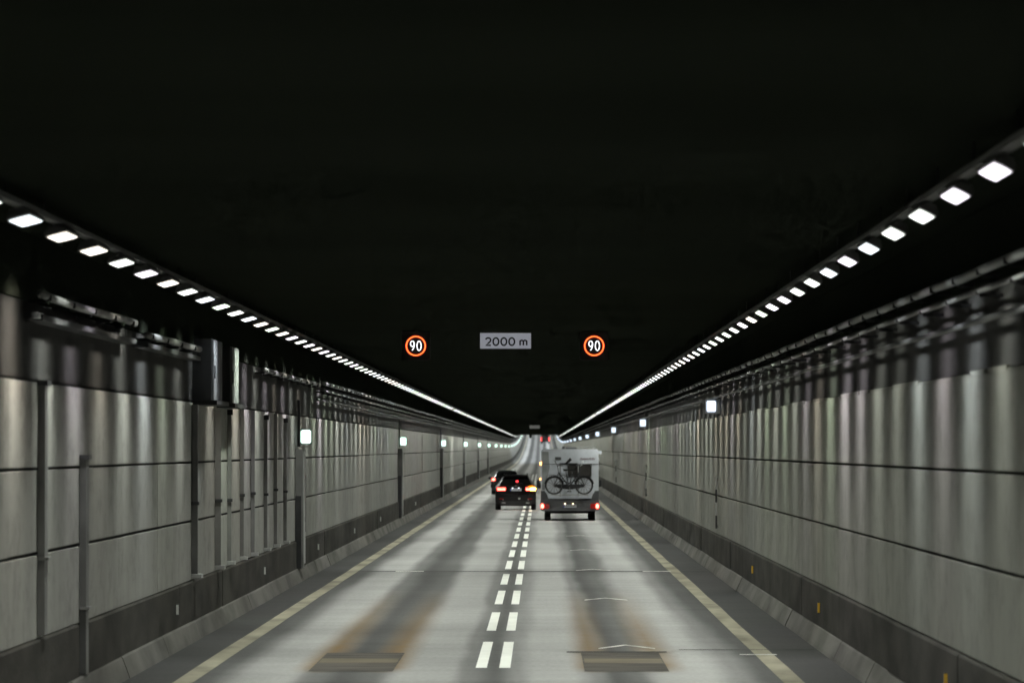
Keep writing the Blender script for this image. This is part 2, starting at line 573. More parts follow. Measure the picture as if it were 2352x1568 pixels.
# ------------------------------------------------------------------ walls
ROWS = [(.87, 1.734), (1.766, 2.614), (2.646, 3.53)]
LY = [122.9 + 87.2 * k for k in range(21)]      # lit exit boxes, left
RY = [130.3 + 87.2 * k for k in range(21)]      # lit boxes, right
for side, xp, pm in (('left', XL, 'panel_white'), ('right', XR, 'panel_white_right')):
    out = -1 if side == 'left' else 1
    wroot = empty('tunnel_wall', (0, 0, 0))
    tag(wroot, 'long %s tunnel wall of pale panels in three rows above a dark plinth' % side, 'wall')
    xb = xp + out * .055
    b = MB().sweep([(xb, 0), (xb, 3.56), (xb + out * .3, 3.56), (xb + out * .3, 0)], YS).build('backing', 'backing', wroot)
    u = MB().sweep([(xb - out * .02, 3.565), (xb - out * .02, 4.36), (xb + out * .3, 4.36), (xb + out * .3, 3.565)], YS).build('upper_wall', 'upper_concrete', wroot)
    u['label'] = 'dark bare concrete band above the pale panels'
    fp = MB().sweep([(xb - out * .05, 4.363), (xb - out * .05, ZC - .002), (xb + out * .3, ZC - .002), (xb + out * .3, 4.363)], YS).build('fireproof_band', 'ceiling_black', wroot)
    fp['label'] = 'black fireproofed strip under the ceiling'
    step = 21.8
    y_ref = (LY if side == 'left' else RY)[0] - 1.4
    cuts = [y_ref + step * k for k in range(-4, 17)]
    for ri, (z0, z1) in enumerate(ROWS):
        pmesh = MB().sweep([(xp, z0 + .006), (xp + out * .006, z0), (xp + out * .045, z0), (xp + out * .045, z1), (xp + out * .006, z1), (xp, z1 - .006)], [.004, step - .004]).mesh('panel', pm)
        for k in range(len(cuts) - 1):
            link('panel', pmesh, wroot, (out * random.uniform(-.004, .004), cuts[k], random.uniform(-.003, .003)))
        prof = [(xp, z0), (xp + out * .045, z0), (xp + out * .045, z1), (xp, z1)]
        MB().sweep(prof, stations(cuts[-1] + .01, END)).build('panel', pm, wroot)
        MB().sweep(prof, [START, cuts[0] - .01]).build('panel', pm, wroot)
    # plinth in cast lengths, left open where the doors stand
    xq = xp - out * .05
    gaps = sorted([(64.2, 65.4)] + [(y - 1.6, y - .2) for y in LY[:6]]) if side == 'left' else []
    edges = [START + .1]
    y = 38.0 if side == 'left' else 33.0
    while y < 560:
        edges.append(y)
        y += 11.0
    edges.append(560)
    segs = [(a + .01, b_ - .01) for a, b_ in zip(edges, edges[1:])]
    for g0, g1 in gaps:
        ns = []
        for a, b_ in segs:
            if b_ <= g0 or a >= g1:
                ns.append((a, b_))
            else:
                if g0 - a > .3:
                    ns.append((a, g0))
                if b_ - g1 > .3:
                    ns.append((g1, b_))
        segs = ns
    for a, b_ in segs:
        j = out * random.uniform(-.01, .008)
        MB().sweep([(xq + j, .272), (xq + j, .84), (xq + out * .02 + j, .86), (xq + out * .1, .86), (xq + out * .1, .272)], [a, b_]).build('plinth_block', 'plinth_concrete', wroot)
    MB().sweep([(xq, .272), (xq, .85), (xq + out * .1, .85), (xq + out * .1, .272)], stations(560.02, END)).build('plinth_block', 'plinth_concrete', wroot)
    if side == 'right':
        # uneven pale lip of sealant along the top edge of the panels
        mb = MB()
        rnd = random.Random(5)
        yy = 30.0
        while yy < 330:
            ln = rnd.uniform(1.2, 4.5)
            h = rnd.uniform(.015, .05)
            mb.sweep([(xp - .004, 3.53), (xp - .004, 3.53 + h), (xp + .05, 3.53 + h), (xp + .05, 3.53)], [yy, yy + ln])
            yy += ln + rnd.uniform(0, .5)
        o = mb.build('sealant_lip', pm, wroot)
        tag(o, kind='stuff')

# ------------------------------------------------------------------ luminaires
XLL, XRL, ZLL, ZRL = -4.44, 3.107, H + 1.955, H + 1.885
SP = 3.75


def lamp_meshes(w, ln, tilt):
    """housing and diffuser about the diffuser's centre; outer edge lower (tilt > 0 turns the face towards +x)"""
    rot = Matrix.Rotation(tilt, 4, 'Y')
    h = MB()
    prof = [(-w / 2 - .012, .004), (w / 2 + .012, .004), (w / 2 + .012, .03), (w / 2 - .03, .085), (-w / 2 + .03, .085), (-w / 2 - .012, .03)]
    h.prism(prof, -ln / 2 - .03, ln / 2 + .03)
    h.v = [tuple(rot @ Vector(p)) for p in h.v]
    d = MB()
    c = .045
    a, b_ = w / 2, ln / 2
    pts = [(-a + c, -b_), (a - c, -b_), (a, -b_ + c), (a, b_ - c), (a - c, b_), (-a + c, b_), (-a, b_ - c), (-a, -b_ + c)]
    d.add([(x, y, -.004) for x, y in pts], [tuple(range(8))[::-1]])
    d.v = [tuple(rot @ Vector(p)) for p in d.v]
    return h, d


SIDES = {'left': (XLL, ZLL, 49.0, *lamp_meshes(.185, 1.36, -R(15))),
         'right': (XRL, ZRL, 38.9, *lamp_meshes(.135, 1.42, R(27)))}
# a plane turned by +tilt about Y lowers its +x side; the left row must lower its -x side
DME = {}
HME = {}
for s, (x, z, y0, h, d) in SIDES.items():
    HME[s] = h.mesh('tunnel_lamp', 'housing')
    for mn in LAMP_MATS:
        DME[s, mn] = d.mesh('diffuser', mn)

rnd = random.Random(21)
rest = MB()
weights = {'neutral': 5, 'green': 3, 'violet': 3, 'warm': 2, 'cool': 2}
pool = [n for n in LAMP_MATS for _ in range(weights[n.split('_')[1]])]
BEAMS = {}


def beam(parent, loc, mn, level, ln, w, power, turn=0.0, spread=122.0):
    """the louvred downlight of a luminaire: an area lamp right under its diffuser"""
    key = (mn, round(level, 2), ln, w, power, spread)
    if key not in BEAMS:
        ld = bpy.data.lights.new('lamp_light', 'AREA')
        ld.shape = 'RECTANGLE'
        ld.size, ld.size_y = w, ln
        ld.color = tints[mn[5:]]
        ld.energy = power * level
        ld.spread = R(spread)
        BEAMS[key] = ld
    o = bpy.data.objects.new('lamp_light', BEAMS[key])
    col.objects.link(o)
    o.parent = parent
    o.location = loc
    o.rotation_euler.y = turn


WALLBEAM = .235
far_beams = []
for s, (x, z, y0, h, d) in SIDES.items():
    n = 0
    k = -6
    first = -1 if s == 'left' else 0
    out = 1 if s == 'left' else -1
    skips = {'left': (64, 151, 238), 'right': (75, 147, 170, 240)}[s]
    while True:
        y = y0 + SP * k
        if y > END - 40:
            break
        if k in skips:
            k += 1
            continue
        mn = rnd.choice(pool)
        if k >= first and n < 150:
            n += 1
            o = link('tunnel_lamp', HME[s], None, (x, y, z + zr(y)))
            tag(o, 'white tube luminaire, %s from the near end of the %s ceiling row' % (ordinal(n), s), 'lamp', 'luminaires along the ceiling edges')
            link('diffuser', DME[s, mn], o)
            lv = rnd.choice((.5, .75, 1.0, 1.0, 1.25, 1.5))
            if y > 340:
                if n % 4 == 0:
                    far_beams.append((x, y - 5.6, z - .05 + zr(y), mn, 15.0, BEAM * 4.4, 0.0, 122.0))
                k += 1
                continue
            beam(o, (0, 0, -.05), 'tube_neutral', .6 + .4 * lv, 1.4, .12, BEAM, -out * R(22), 112.0)
            beam(o, (0, 0, -.13), mn, lv, 1.2, .08, BEAM * WALLBEAM, out * R(37), 90.0)
        else:
            for src, mi in ((h, 0), (d, 1 + LAMP_MATS.index(mn))):
                rest.add([(px + x, py + y, pz + z + zr(y)) for px, py, pz in src.v], src.f, mi)
            if y < 60:
                far_beams.append((x, y, z - .05, 'tube_neutral', 1.4, BEAM, -out * R(22), 112.0))
                far_beams.append((x, y, z - .13, mn, 1.2, BEAM * WALLBEAM, out * R(37), 90.0))
            elif k % 4 == 0:
                far_beams.append((x, y, z - .05 + zr(y), mn, 15.0, BEAM * 4.4 * (1.0 if y < 1000 else 1.9), 0.0, 122.0))
        k += 1
o = rest.build('tunnel_lamp_row', ['housing'] + LAMP_MATS)
for (x, y, z, mn, ln, pw, tn_, sp_) in far_beams:
    beam(o, (x, y, z), mn if y < 60 else ('tube_neutral' if y < 1000 else 'tube_cool'), 1.0, ln, .12, pw, tn_, sp_)
tag(o, 'white ceiling luminaires of both rows that run together into unbroken lines', 'lamp', kind='stuff')

for s, (x, z, y0, h, d) in SIDES.items():
    r = MB().sweep([(x - .05, z + .095), (x + .05, z + .095), (x + .05, z + .14), (x - .05, z + .14)], YS).build('lamp_rail', 'housing')
    tag(r, 'grey steel rail that carries the %s row of luminaires' % s, 'rail')
    hg = MB()
    y = y0 - SP * 2.5
    while y < 420:
        hg.box(x - .006, x + .006, y - .006, y + .006, z + .14, ZC)
        y += SP
    ho = hg.build('hanger', 'sign_black', r)
    tag(ho, kind='stuff')

# ------------------------------------------------------------------ pipes and trays under the ceiling edge


def circ(x, z, r, n=8):
    return [(x + r * math.cos(2 * math.pi * i / n), z + r * math.sin(2 * math.pi * i / n)) for i in range(n)]


def pipe(name, x, z, r, ya, yb, mat_, label, cat='pipe', brackets=None, wall=None):
    # couplings and slight sag between supports keep it from being one ruled line
    ys = [ya]
    y = ya + 3
    while y < min(yb, 400):
        ys.append(y)
        y += 3
    ys = sorted(set(ys + [q for q in stations(ya, yb) if q > y - 3 or q == yb]))
    mb = MB()
    n = 8
    vs_, fs = [], []
    rn = random.Random(hash((round(x, 2), round(z, 2), round(ya))) & 0xffff)
    for q in ys:
        jz = rn.uniform(-.012, .008) if q < 400 else 0
        vs_ += [(px, q, pz + zr(q) + jz) for px, pz in circ(x, z, r, n)]
    for k in range(len(ys) - 1):
        for i in range(n):
            j = (i + 1) % n
            fs.append((k * n + i, k * n + j, (k + 1) * n + j, (k + 1) * n + i))
    fs += [tuple(range(n))[::-1], tuple(range((len(ys) - 1) * n, len(ys) * n))]
    mb.add(vs_, fs)
    o = mb.build(name, mat_, smooth=True)
    tag(o, label, cat)
    if brackets:
        bm_ = MB()
        y = ya + .6
        while y < min(yb, 330):
            bm_.box(min(x, wall), max(x, wall), y, y + .05, z - r - .03, z - r + .005)
            bm_.box(x - r - .012, x + r + .012, y, y + .05, z - r - .004, z + r * .2)
            y += brackets
        bo = bm_.build('bracket', 'plastic_black', o)
        tag(bo, kind='stuff')
    return o


WR = XR + .035
WL = XL - .035
pipe('cable_duct', 3.93, H + 1.585, .045, 20, END, 'pipe_pale', 'thick pale cable duct, topmost of the runs along the right wall', 'duct', 3.0, WR)
pipe('service_pipe', 3.90, H + 1.39, .022, 20, END, 'pipe_pale', 'thin shiny pipe just below the thick duct on the right wall', 'pipe', 3.75, WR)
pipe('service_pipe', 3.97, H + 1.15, .03, 20, END, 'pipe_dark', 'dark pipe, lowest of the runs along the right wall', 'pipe')
pipe('cable_duct', -5.10, H + 1.56, .045, 58, 71.5, 'pipe_pale', 'short pale cable duct high on the left wall, nearest of its line', 'duct', 3.0, WL)
pipe('cable_duct', -5.10, H + 1.47, .045, 73.6, 85.0, 'pipe_pale', 'short pale cable duct running up to the two wall cabinets', 'duct', 3.0, WL)
pipe('cable_duct', -5.10, H + 1.44, .045, 104.5, 131, 'pipe_pale', 'pale cable duct on the left wall beyond the two wall cabinets', 'duct', 3.0, WL)
pipe('cable_duct', -5.10, H + 1.52, .045, 133, END, 'pipe_pale', 'long pale cable duct, upper of the far runs along the left wall', 'duct', 3.0, WL)
pipe('service_pipe', -5.08, H + 1.34, .022, 133, END, 'pipe_pale', 'thin shiny pipe below the long duct on the left wall', 'pipe', 3.75, WL)
pipe('service_pipe', -5.15, H + 1.12, .03, 131, END, 'pipe_dark', 'dark pipe, lowest of the far runs along the left wall', 'pipe')
for ya, yb, lab in ((58, 71.5, 'dark cable tray beneath the nearest short duct on the left wall'), (73.6, 85, 'dark cable tray beneath the duct that meets the wall cabinets')):
    mb = MB().sweep([(XL - .03, H + 1.30), (XL + .17, H + 1.30), (XL + .17, H + 1.36), (XL + .155, H + 1.36), (XL + .155, H + 1.315), (XL - .03, H + 1.315)], [ya, yb])
    tag(mb.build('cable_tray', 'steel_dark'), lab, 'cable tray')

# ------------------------------------------------------------------ equipment on the near left wall
for (ya, yb, pr, lab) in ((86.2, 88.6, .26, 'tall dark wall cabinet with a pale edge, nearer of the two'), (92.4, 94.6, .20, 'tall dark wall cabinet with a pale edge, farther of the two')):
    c = empty('wall_cabinet', (XL, ya, H + .70))
    tag(c, lab, 'cabinet', 'two cabinets high on the left wall')
    MB().box(-.03, pr, 0, yb - ya, .02, .95).build('case', 'plastic_black', c)
    MB().box(pr + .003, pr + .03, .04, yb - ya - .04, .03, .94).build('door', 'cabinet_door', c)
    MB().box(pr + .031, pr + .05, .2, .24, .35, .55).build('handle', 'steel_dark', c)
    MB().prism([(-.03, -.05), (pr + .1, -.05), (pr + .1, .015), (-.03, .015)], -.3, yb - ya + .6).build('shelf', 'plastic_black', c)

channels = [(85.4, .10, .10, 3.50, 'steel_mid', 'dark grey', 'just below the nearer wall cabinet'), (91.6, .09, .10, 3.46, 'steel_grey', 'grey', 'below the gap between the wall cabinets'),
            (95.2, .09, .07, 3.40, 'steel_grey', 'grey dark-capped', 'first past the farther wall cabinet'), (99.2, .08, .07, 3.52, 'steel_grey', 'grey', 'second past the farther wall cabinet'),
            (103.0, .09, .07, 3.52, 'steel_grey', 'grey', 'third past the farther wall cabinet'), (107.8, .09, .07, 3.38, 'steel_grey', 'grey dark-capped', 'fourth past the farther wall cabinet'),
            (111.8, .08, .07, 3.52, 'steel_grey', 'grey', 'fifth past the farther wall cabinet'), (116.0, .08, .07, 3.36, 'steel_grey', 'grey dark-capped', 'last before the first green lit sign')]
for (y, w, pr, zt, mt, colr, where) in channels:
    c = empty('wall_channel', (XL, y, .9))
    tag(c, 'upright %s steel channel on the left wall, %s' % (colr, where), 'channel', 'upright channels on the left wall')
    hh = zt - .9
    MB().box(.006, pr, 0, w * 1.3, .06, hh).build('channel', mt, c)
    MB().box(.006, pr * .55, w * 1.31, w * 4.0, .06, hh - .02).build('side_flange', 'steel_grey', c)
    MB().box(.006, pr + .06, -.06, w * 4, 0, .055).build('foot', 'steel_pale', c)
    if 'capped' in colr:
        MB().box(.006, pr + .025, -.05, w * 1.5, hh, hh + .09).build('cap', 'plastic_black', c)
    MB().box(.006, pr + .02, -.04, w * 1.6, hh * .42, hh * .42 + .05).build('clamp', 'steel_dark', c)

for (y, pr, z0, z1, mt, lab) in ((59.4, .10, .9, 3.5, 'steel_grey', 'wide blurred grey upright on the near left wall'), (64.8, .10, .28, 2.72, 'steel_mid', 'grey upright post on the near left wall with its foot in the plinth gap')):
    c = empty('wall_post', (XL, y, z0))
    tag(c, lab, 'post')
    MB().box(.006, pr * .8, -.1, .3, 0, z1 - z0).build('upright', mt, c)
    MB().box(.006, pr + .01, -.15, .35, z1 - z0, z1 - z0 + .05).build('cap', 'steel_dark', c)
    MB().box(.006, pr + .02, -.15, .35, (z1 - z0) * .3, (z1 - z0) * .3 + .03).build('clamp', 'steel_grey', c)

# emergency door posts and lit exit boxes on the left
for k, y in enumerate(LY):
    zz = zr(y)
    nm = ordinal(k + 1)
    b = empty('exit_sign', (XL, y, 3.09 + zz))
    tag(b, 'green-white lit sign box, %s from the near end on the left wall' % nm, 'exit sign', 'lit sign boxes along the left wall')
    MB().box(.006, .30, .02, .12, -.165, .165).build('box', 'steel_grey', b)
    MB().bbox(.065, .285, -.012, .016, -.145, .145, .03).build('lit_face', 'exit_green', b)
    if k < 6:
        MB().box(.02, .07, .13, .35, -.03, .03).build('arm', 'steel_dark', b)
        d = empty('door_post', (XL, y - 1.2, .275 + zz))
        tag(d, 'grey steel door post below the %s green lit sign, foot in the plinth gap' % nm, 'post', 'door posts along the left wall')
        MB().box(.006, .16, 0, .9, .0, 2.55).build('post', 'steel_grey', d)
        MB().box(.163, .185, .05, .8, .1, 2.5).build('cover_plate', 'steel_pale', d)
        MB().box(.006, .13, -.12, -.01, .0, 1.55).build('guide', 'steel_dark', d)
        MB().box(.006, .06, .95, 1.1, 2.6, 3.6).build('conduit', 'steel_dark', d)
        if k < 4:
            MB().box(.19, .205, .3, .36, 1.0, 1.1).build('reflector', 'steel_pale', d)
        rd = empty('wall_rod', (XL, y + 2.6, 1.0 + zz))
        tag(rd, 'thin dark upright rod on the left wall beyond the %s green lit sign' % nm, 'rod', 'upright rods on the left wall')
        MB().box(.03, .07, 0, .06, 0, 1.25).build('bar', 'steel_dark', rd)
        for zf in (.0, 1.2):
            MB().box(.006, .03, 0, .06, zf, zf + .06).build('fixing', 'steel_grey', rd)

for k, y in enumerate(RY):
    zz = zr(y)
    nm = ordinal(k + 1)
    b = empty('lit_box', (XR, y, 3.80 + zz))
    tag(b, 'blue-white lit sign box, %s from the near end on the right wall' % nm, 'lit sign', 'lit sign boxes along the right wall')
    MB().box(-.32, .03, .02, .3, -.17, .17).build('box', 'steel_pale', b)
    MB().bbox(-.28, -.07, -.008, .016, -.125, .125, .02).build('lit_face', 'exit_blue', b)
    if k < 4:
        MB().box(-.08, .03, .9, 1.15, -.25, .55).build('conduit', 'pipe_pale', b)
        rd = empty('wall_rod', (XR, y + .4, 1.0 + zz))
        tag(rd, 'upright banded dark and pale rod on the right wall below the %s blue lit sign' % nm, 'rod', 'upright rods on the right wall')
        for zi in range(4):
            MB().box(-.07, -.03, 0, .10, .3 * zi, .3 * zi + .295).build('band', 'steel_dark' if zi % 2 == 0 else 'steel_pale', rd)
        for zf in (.02, 1.1):
            MB().box(-.03, -.004, 0, .06, zf, zf + .06).build('fixing', 'steel_grey', rd)

surf('reflector_white', (0.75, 0.75, 0.72), 0.3, var=0.1)
surf('reflector_yellow', (0.70, 0.42, 0.05), 0.3, var=0.1)
for k in range(10):
    for s, x, y, mt, nmc, out in (('left', XL + .05, 81.0 + 25.7 * k, 'reflector_white', 'white', 1), ('right', XR - .05, 56.3 + 25.7 * k, 'reflector_yellow', 'amber', -1)):
        if (s == 'right' and k > 2) or k > 6:
            continue
        c = empty('plinth_reflector', (x, y, .55))
        tag(c, 'small upright %s reflector, %s along the %s plinth' % (nmc, ordinal(k + 1), s), 'reflector', 'reflectors on the %s plinth' % s)
        a, b_ = (.012, .045) if out > 0 else (-.045, -.012)
        MB().box(a, b_, -.02, .012, -.07, .07).build('lens', mt, c)
        MB().box(a, b_, .013, .08, -.08, .08).build('mount', 'steel_dark', c)

# ------------------------------------------------------------------ signs under the ceiling


def arc(cx, cz, rx, rz, a0, a1, n=16):
    return [(cx + rx * math.cos(R(a0 + (a1 - a0) * i / n)), cz + rz * math.sin(R(a0 + (a1 - a0) * i / n))) for i in range(n + 1)]


def glyph(mb, ch, x, z, w, h, s, y):
    """stroke letters; x, z = lower left of the cell"""
    cx = x + w / 2
    if ch == '0':
        mb.ribbon(arc(cx, z + h / 2, w / 2, h / 2, 0, 360, 24)[:-1], s, y, closed=True)
    elif ch == '9':
        r = h * .29
        mb.ribbon(arc(cx, z + h - r, w / 2, r, 0, 360, 20)[:-1], s, y, closed=True)
        mb.ribbon([(x + w, z + h - r), (x + w * .98, z + h * .5), (x + w * .80, z + h * .22), (x + w * .42, z - .0)], s, y)
    elif ch == '2':
        mb.ribbon(arc(cx, z + h * .70, w / 2, h * .30, 165, -25, 12) + [(x + w * .55, z + h * .30), (x, z), (x + w * 1.02, z)], s, y)
    elif ch == 'm':
        hh = h * .68
        for i in range(3):
            mb.ribbon([(x + w * i / 2, z), (x + w * i / 2, z + hh * .95)], s, y)
        for i in range(2):
            mb.ribbon(arc(x + w * (i + .5) / 2, z + hh * .68, w / 4, hh * .30, 180, 0, 8), s, y)


def speed_sign(x, y, z, label, lit=True):
    c = empty('speed_sign', (x, y, z))
    tag(c, label, 'speed sign', 'lane speed signs under the ceiling')
    MB().bbox(-.27, .27, .02, .22, -.27, .27, .04).build('case', 'sign_black', c)
    MB().box(-.03, .03, .1, .16, .275, ZC + zr(y) - z).build('hanger', 'steel_dark', c)
    rim = MB()
    rim.ribbon([(-.262, -.262), (.262, -.262), (.262, .262), (-.262, .262)], .016, -.015, t=.034, closed=True)
    rim.build('hood', 'sign_black', c)
    if lit:
        ring = arc(0, 0, .178, .178, 0, 360, 40)[:-1]
        MB().ribbon(ring, .032, .012, t=.006, closed=True).build('red_ring', 'led_red', c)
        MB().ribbon(ring, .015, .002, t=.006, closed=True).build('orange_ring', 'led_orange', c)
        mb = MB()
        glyph(mb, '9', -.100, -.085, .070, .175, .0175, .004)
        mb.build('digit_nine', 'led_white', c)
        mb = MB()
        glyph(mb, '0', .022, -.085, .078, .175, .0175, .004)
        mb.build('digit_zero', 'led_white', c)


SY = 107.0
speed_sign(-2.35, SY, H + 1.915, 'round speed sign with orange ring and white 90 over the left lane')
speed_sign(1.005, SY, H + 1.915, 'round speed sign with orange ring and white 90 over the right lane')
speed_sign(-1.84, 1044, H + 1.93 + zr(1044), 'small dark unlit sign far off under the ceiling over the left lane', False)
speed_sign(1.04, 1044, H + 1.93 + zr(1044), 'small dark unlit sign far off under the ceiling over the right lane', False)


def distance_sign(x, y, z, label, face, text=True):
    c = empty('distance_sign', (x, y, z))
    tag(c, label, 'distance sign')
    MB().bbox(-.49, .49, .02, .16, -.155, .155, .015).build('case', 'steel_dark', c)
    MB().box(-.48, .48, .002, .018, -.146, .146).build('face', face, c)
    MB().box(-.49, .49, -.03, .018, .15, .175).build('top_hood', 'steel_dark', c)
    for hx in (-.35, .35):
        MB().box(hx - .02, hx + .02, .07, .11, .16, ZC + zr(y) - z).build('hanger', 'steel_dark', c)
    if text:
        for i, (ch, gx, gw) in enumerate((('2', -.375, .095), ('0', -.235, .105), ('0', -.085, .105), ('0', .065, .105), ('m', .275, .125))):
            mb = MB()
            glyph(mb, ch, gx, -.085, gw, .14, .030, -.008)
            mb.build('letter' if ch == 'm' else 'digit', 'letter_black', c)


distance_sign(-.665, SY + .5, H + 2.02, 'white rectangular distance sign reading 2000 m between the two speed signs', 'sign_face')
distance_sign(-.58, 544, H + 2.0, 'small pale distance sign far down the tunnel under the ceiling', 'sign_face_far', False)

# ------------------------------------------------------------------ motorhome
RVY = 223.0
rv = empty('motorhome', (1.14, RVY, 0))
tag(rv, 'white motorhome with a bicycle on its back driving in the right lane', 'motorhome')


def P(name, mb, mats, parent, smooth=False, label=None):
    o = mb.build(name, mats, parent, smooth)
    if label:
        o['label'] = label
    return o


W = 1.13
body = MB()
body.prism([(-W, .86), (W, .86), (W, 2.70), (W - .06, 2.80), (-W + .06, 2.80), (-W, 2.70)], 0, 5.6)
P('body', body, 'rv_white', rv)
P('cab', MB().add([(-.95, 5.6, .5), (.95, 5.6, .5), (.95, 6.9, .5), (-.95, 6.9, .5), (-.98, 5.6, 2.7), (.98, 5.6, 2.7), (.7, 6.2, 1.75), (-.7, 6.2, 1.75)],
                  [(0, 3, 2, 1), (0, 1, 5, 4), (1, 2, 6, 5), (2, 3, 7, 6), (3, 0, 4, 7), (4, 5, 6, 7)]), 'rv_white', rv)
P('lower_skirt', MB().prism([(-W - .004, .40), (W + .004, .40), (W + .004, .858), (-W - .004, .858)], .25, 5.6), 'rv_grey', rv)
bump = MB().prism([(-W - .02, .52), (-W + .06, .38), (W - .06, .38), (W + .02, .52), (W + .02, .80), (-W - .02, .80)], -.14, .245)
bo = P('bumper', bump, 'rv_grey', rv, label='dark grey rear bumper')
for s in (-1, 1):
    # dark corner pieces rising either side of the white panel
    pts = [(s * (W + .006), .803), (s * (W - .30), .803), (s * (W - .24), 1.02), (s * (W - .14), 1.17), (s * (W + .006), 1.17)]
    P('corner_trim', MB().prism(pts if s < 0 else pts[::-1], -.05, .2), 'rv_grey', rv)
    P('tail_lamp', MB().bbox(s * .97 - .165, s * .97 + .165, -.17, -.141, .465, .665, .03), 'lens_red', bo)
    P('lit_lamp', MB().bbox(s * 1.075 - .06, s * 1.075 + .06, -.19, -.171, .48, .66, .04), 'tail_red', bo)
    wl = P('wheel', MB().lathe_x((s * .87, .95, .345), [(-.12, .26), (-.12, .33), (-.08, .345), (.08, .345), (.12, .33), (.12, .26)]), 'rubber', rv, True)
    P('rim', MB().lathe_x((s * .87 + s * .10, .95, .345), [(-.03, .21), (.025, .2), (.02, .05)]), 'steel_pale', wl)
    wl = P('wheel', MB().lathe_x((s * .87, 5.6, .345), [(-.12, .26), (-.12, .33), (-.08, .345), (.08, .345), (.12, .33), (.12, .26)]), 'rubber', rv, True)
    mr = P('mirror', MB().bbox(s * 1.24 - .06, s * 1.24 + .06, 5.9, 6.02, 1.28, 1.56, .03), 'plastic_black', rv)
    P('mirror_arm', MB().tube([(s * .95, 6.05, 1.45), (s * 1.2, 5.97, 1.42)], .025), 'plastic_black', mr)
    P('roof_rail', MB().tube([(s * .98, .15, 2.86), (s * .98, 3.4, 2.86)], .02), 'steel_pale', rv)
P('axle', MB().tube([(-.8, .95, .36), (.8, .95, .36)], .07), 'rubber', rv)
P('underbody', MB().box(-.95, .95, .3, 5.5, .28, .398), 'rubber', rv)
P('roof_rack', MB().box(-.2, .95, .12, .17, 2.86, 2.89).box(-.2, .95, 1.5, 1.55, 2.86, 2.89).box(-.2, -.16, .12, .17, 2.79, 2.87).box(.4, .44, .12, .17, 2.79, 2.87).box(.91, .95, .12, .17, 2.79, 2.87), 'steel_pale', rv)
P('roof_hatch', MB().box(-.3, .25, .8, 1.4, 2.803, 2.9), 'rv_grey', rv)
P('awning', MB().bbox(W + .003, W + .12, .2, 4.2, 2.60, 2.74, .03), 'rv_white', rv, label='rolled awning along the right roof edge')
w_ = P('rear_window', MB().bbox(-.07, .83, -.02, -.003, 1.72, 2.19, .05), 'rv_glass', rv)
P('window_frame', MB().ribbon([(-.08, 1.71), (.84, 1.71), (.84, 2.20), (-.08, 2.20)], .035, -.028, t=.02, closed=True), 'plastic_black', w_)
P('trim_line', MB().box(-W + .02, W - .02, -.012, -.002, 2.205, 2.225), 'rv_grey', rv)
P('emblem', MB().bbox(-.58, -.34, -.012, -.002, 2.37, 2.49, .02), 'rv_grey', rv)
P('side_band', MB().prism([(-W + .04, 1.2), (-.98, 1.2), (-.80, 2.1), (-.84, 2.7), (-W + .04, 2.7)], -.011, -.002), 'rv_grey_band' if 'rv_grey_band' in MATS else surf('rv_grey_band', (.30, .31, .31), .4, var=.25, nscale=2.0) and 'rv_grey_band', rv)  # mottled grey band with a slanting edge on the left of the rear
mb = MB()
rn = random.Random(3)
x = .43
for i in range(11):
    h_ = .085 if i in (0, 7, 9) else .055
    mb.ribbon([(x, 2.385), (x + .012, 2.385 + h_)], .017, -.010, t=.007)
    mb.ribbon([(x + .006, 2.385 + .05), (x + .035, 2.385 + .045 - .02 * (i % 2))], .014, -.010, t=.007)
    x += .052
P('lettering', mb, 'maroon', rv, label='small slanted maroon lettering')
pl = P('number_plate', MB().bbox(-.26, .26, -.165, -.143, .515, .635, .01), 'plate_white', bo)
P('country_band', MB().box(-.258, -.215, -.170, -.166, .52, .63), 'plate_blue', pl)
mb = MB()
x = -.19
for i in range(7):
    mb.ribbon([(x, .545), (x, .605)], .014, -.172, t=.005)
    mb.ribbon([(x, .60), (x + .03, .575 if i % 2 else .60)], .014, -.172, t=.005)
    x += .062
P('plate_characters', mb, 'letter_black', pl)
for s in (-.19, .12):
    P('plate_lamp', MB().box(s - .025, s + .025, -.175, -.16, .64, .68), 'plate_lamp_warm', pl)
P('marker_lamp', MB().bbox(-W - .045, -W + .02, -.01, .05, 2.17, 2.30, .02), 'amber_marker', rv)
P('marker_lamp', MB().bbox(-W - .05, -W - .005, 1.4, 1.5, 1.58, 1.66, .015), 'amber_marker', rv)
# bicycle carrier
ck = P('bicycle_carrier', MB().box(-.75, .70, -.52, -.44, .99, 1.03).box(-.75, .70, -.30, -.22, .99, 1.03), 'steel_pale', rv)
for x in (-.38, .33):
    P('carrier_arm', MB().tube([(x, -.02, 2.24), (x, -.16, 2.20), (x, -.14, 1.2), (x, -.5, .98)], .022), 'steel_grey', ck)
P('top_bar', MB().tube([(-.40, -.14, 2.235), (.30, -.14, 2.235)], .025), 'bike_black', ck)
P('clamp', MB().tube([(-.15, -.14, 2.25), (-.05, -.30, 2.33), (.04, -.35, 2.42)], [.03, .05, .06]), 'bike_black', ck)
P('strap', MB().box(.31, .345, -.19, -.175, 1.92, 2.22), 'steel_pale', ck)


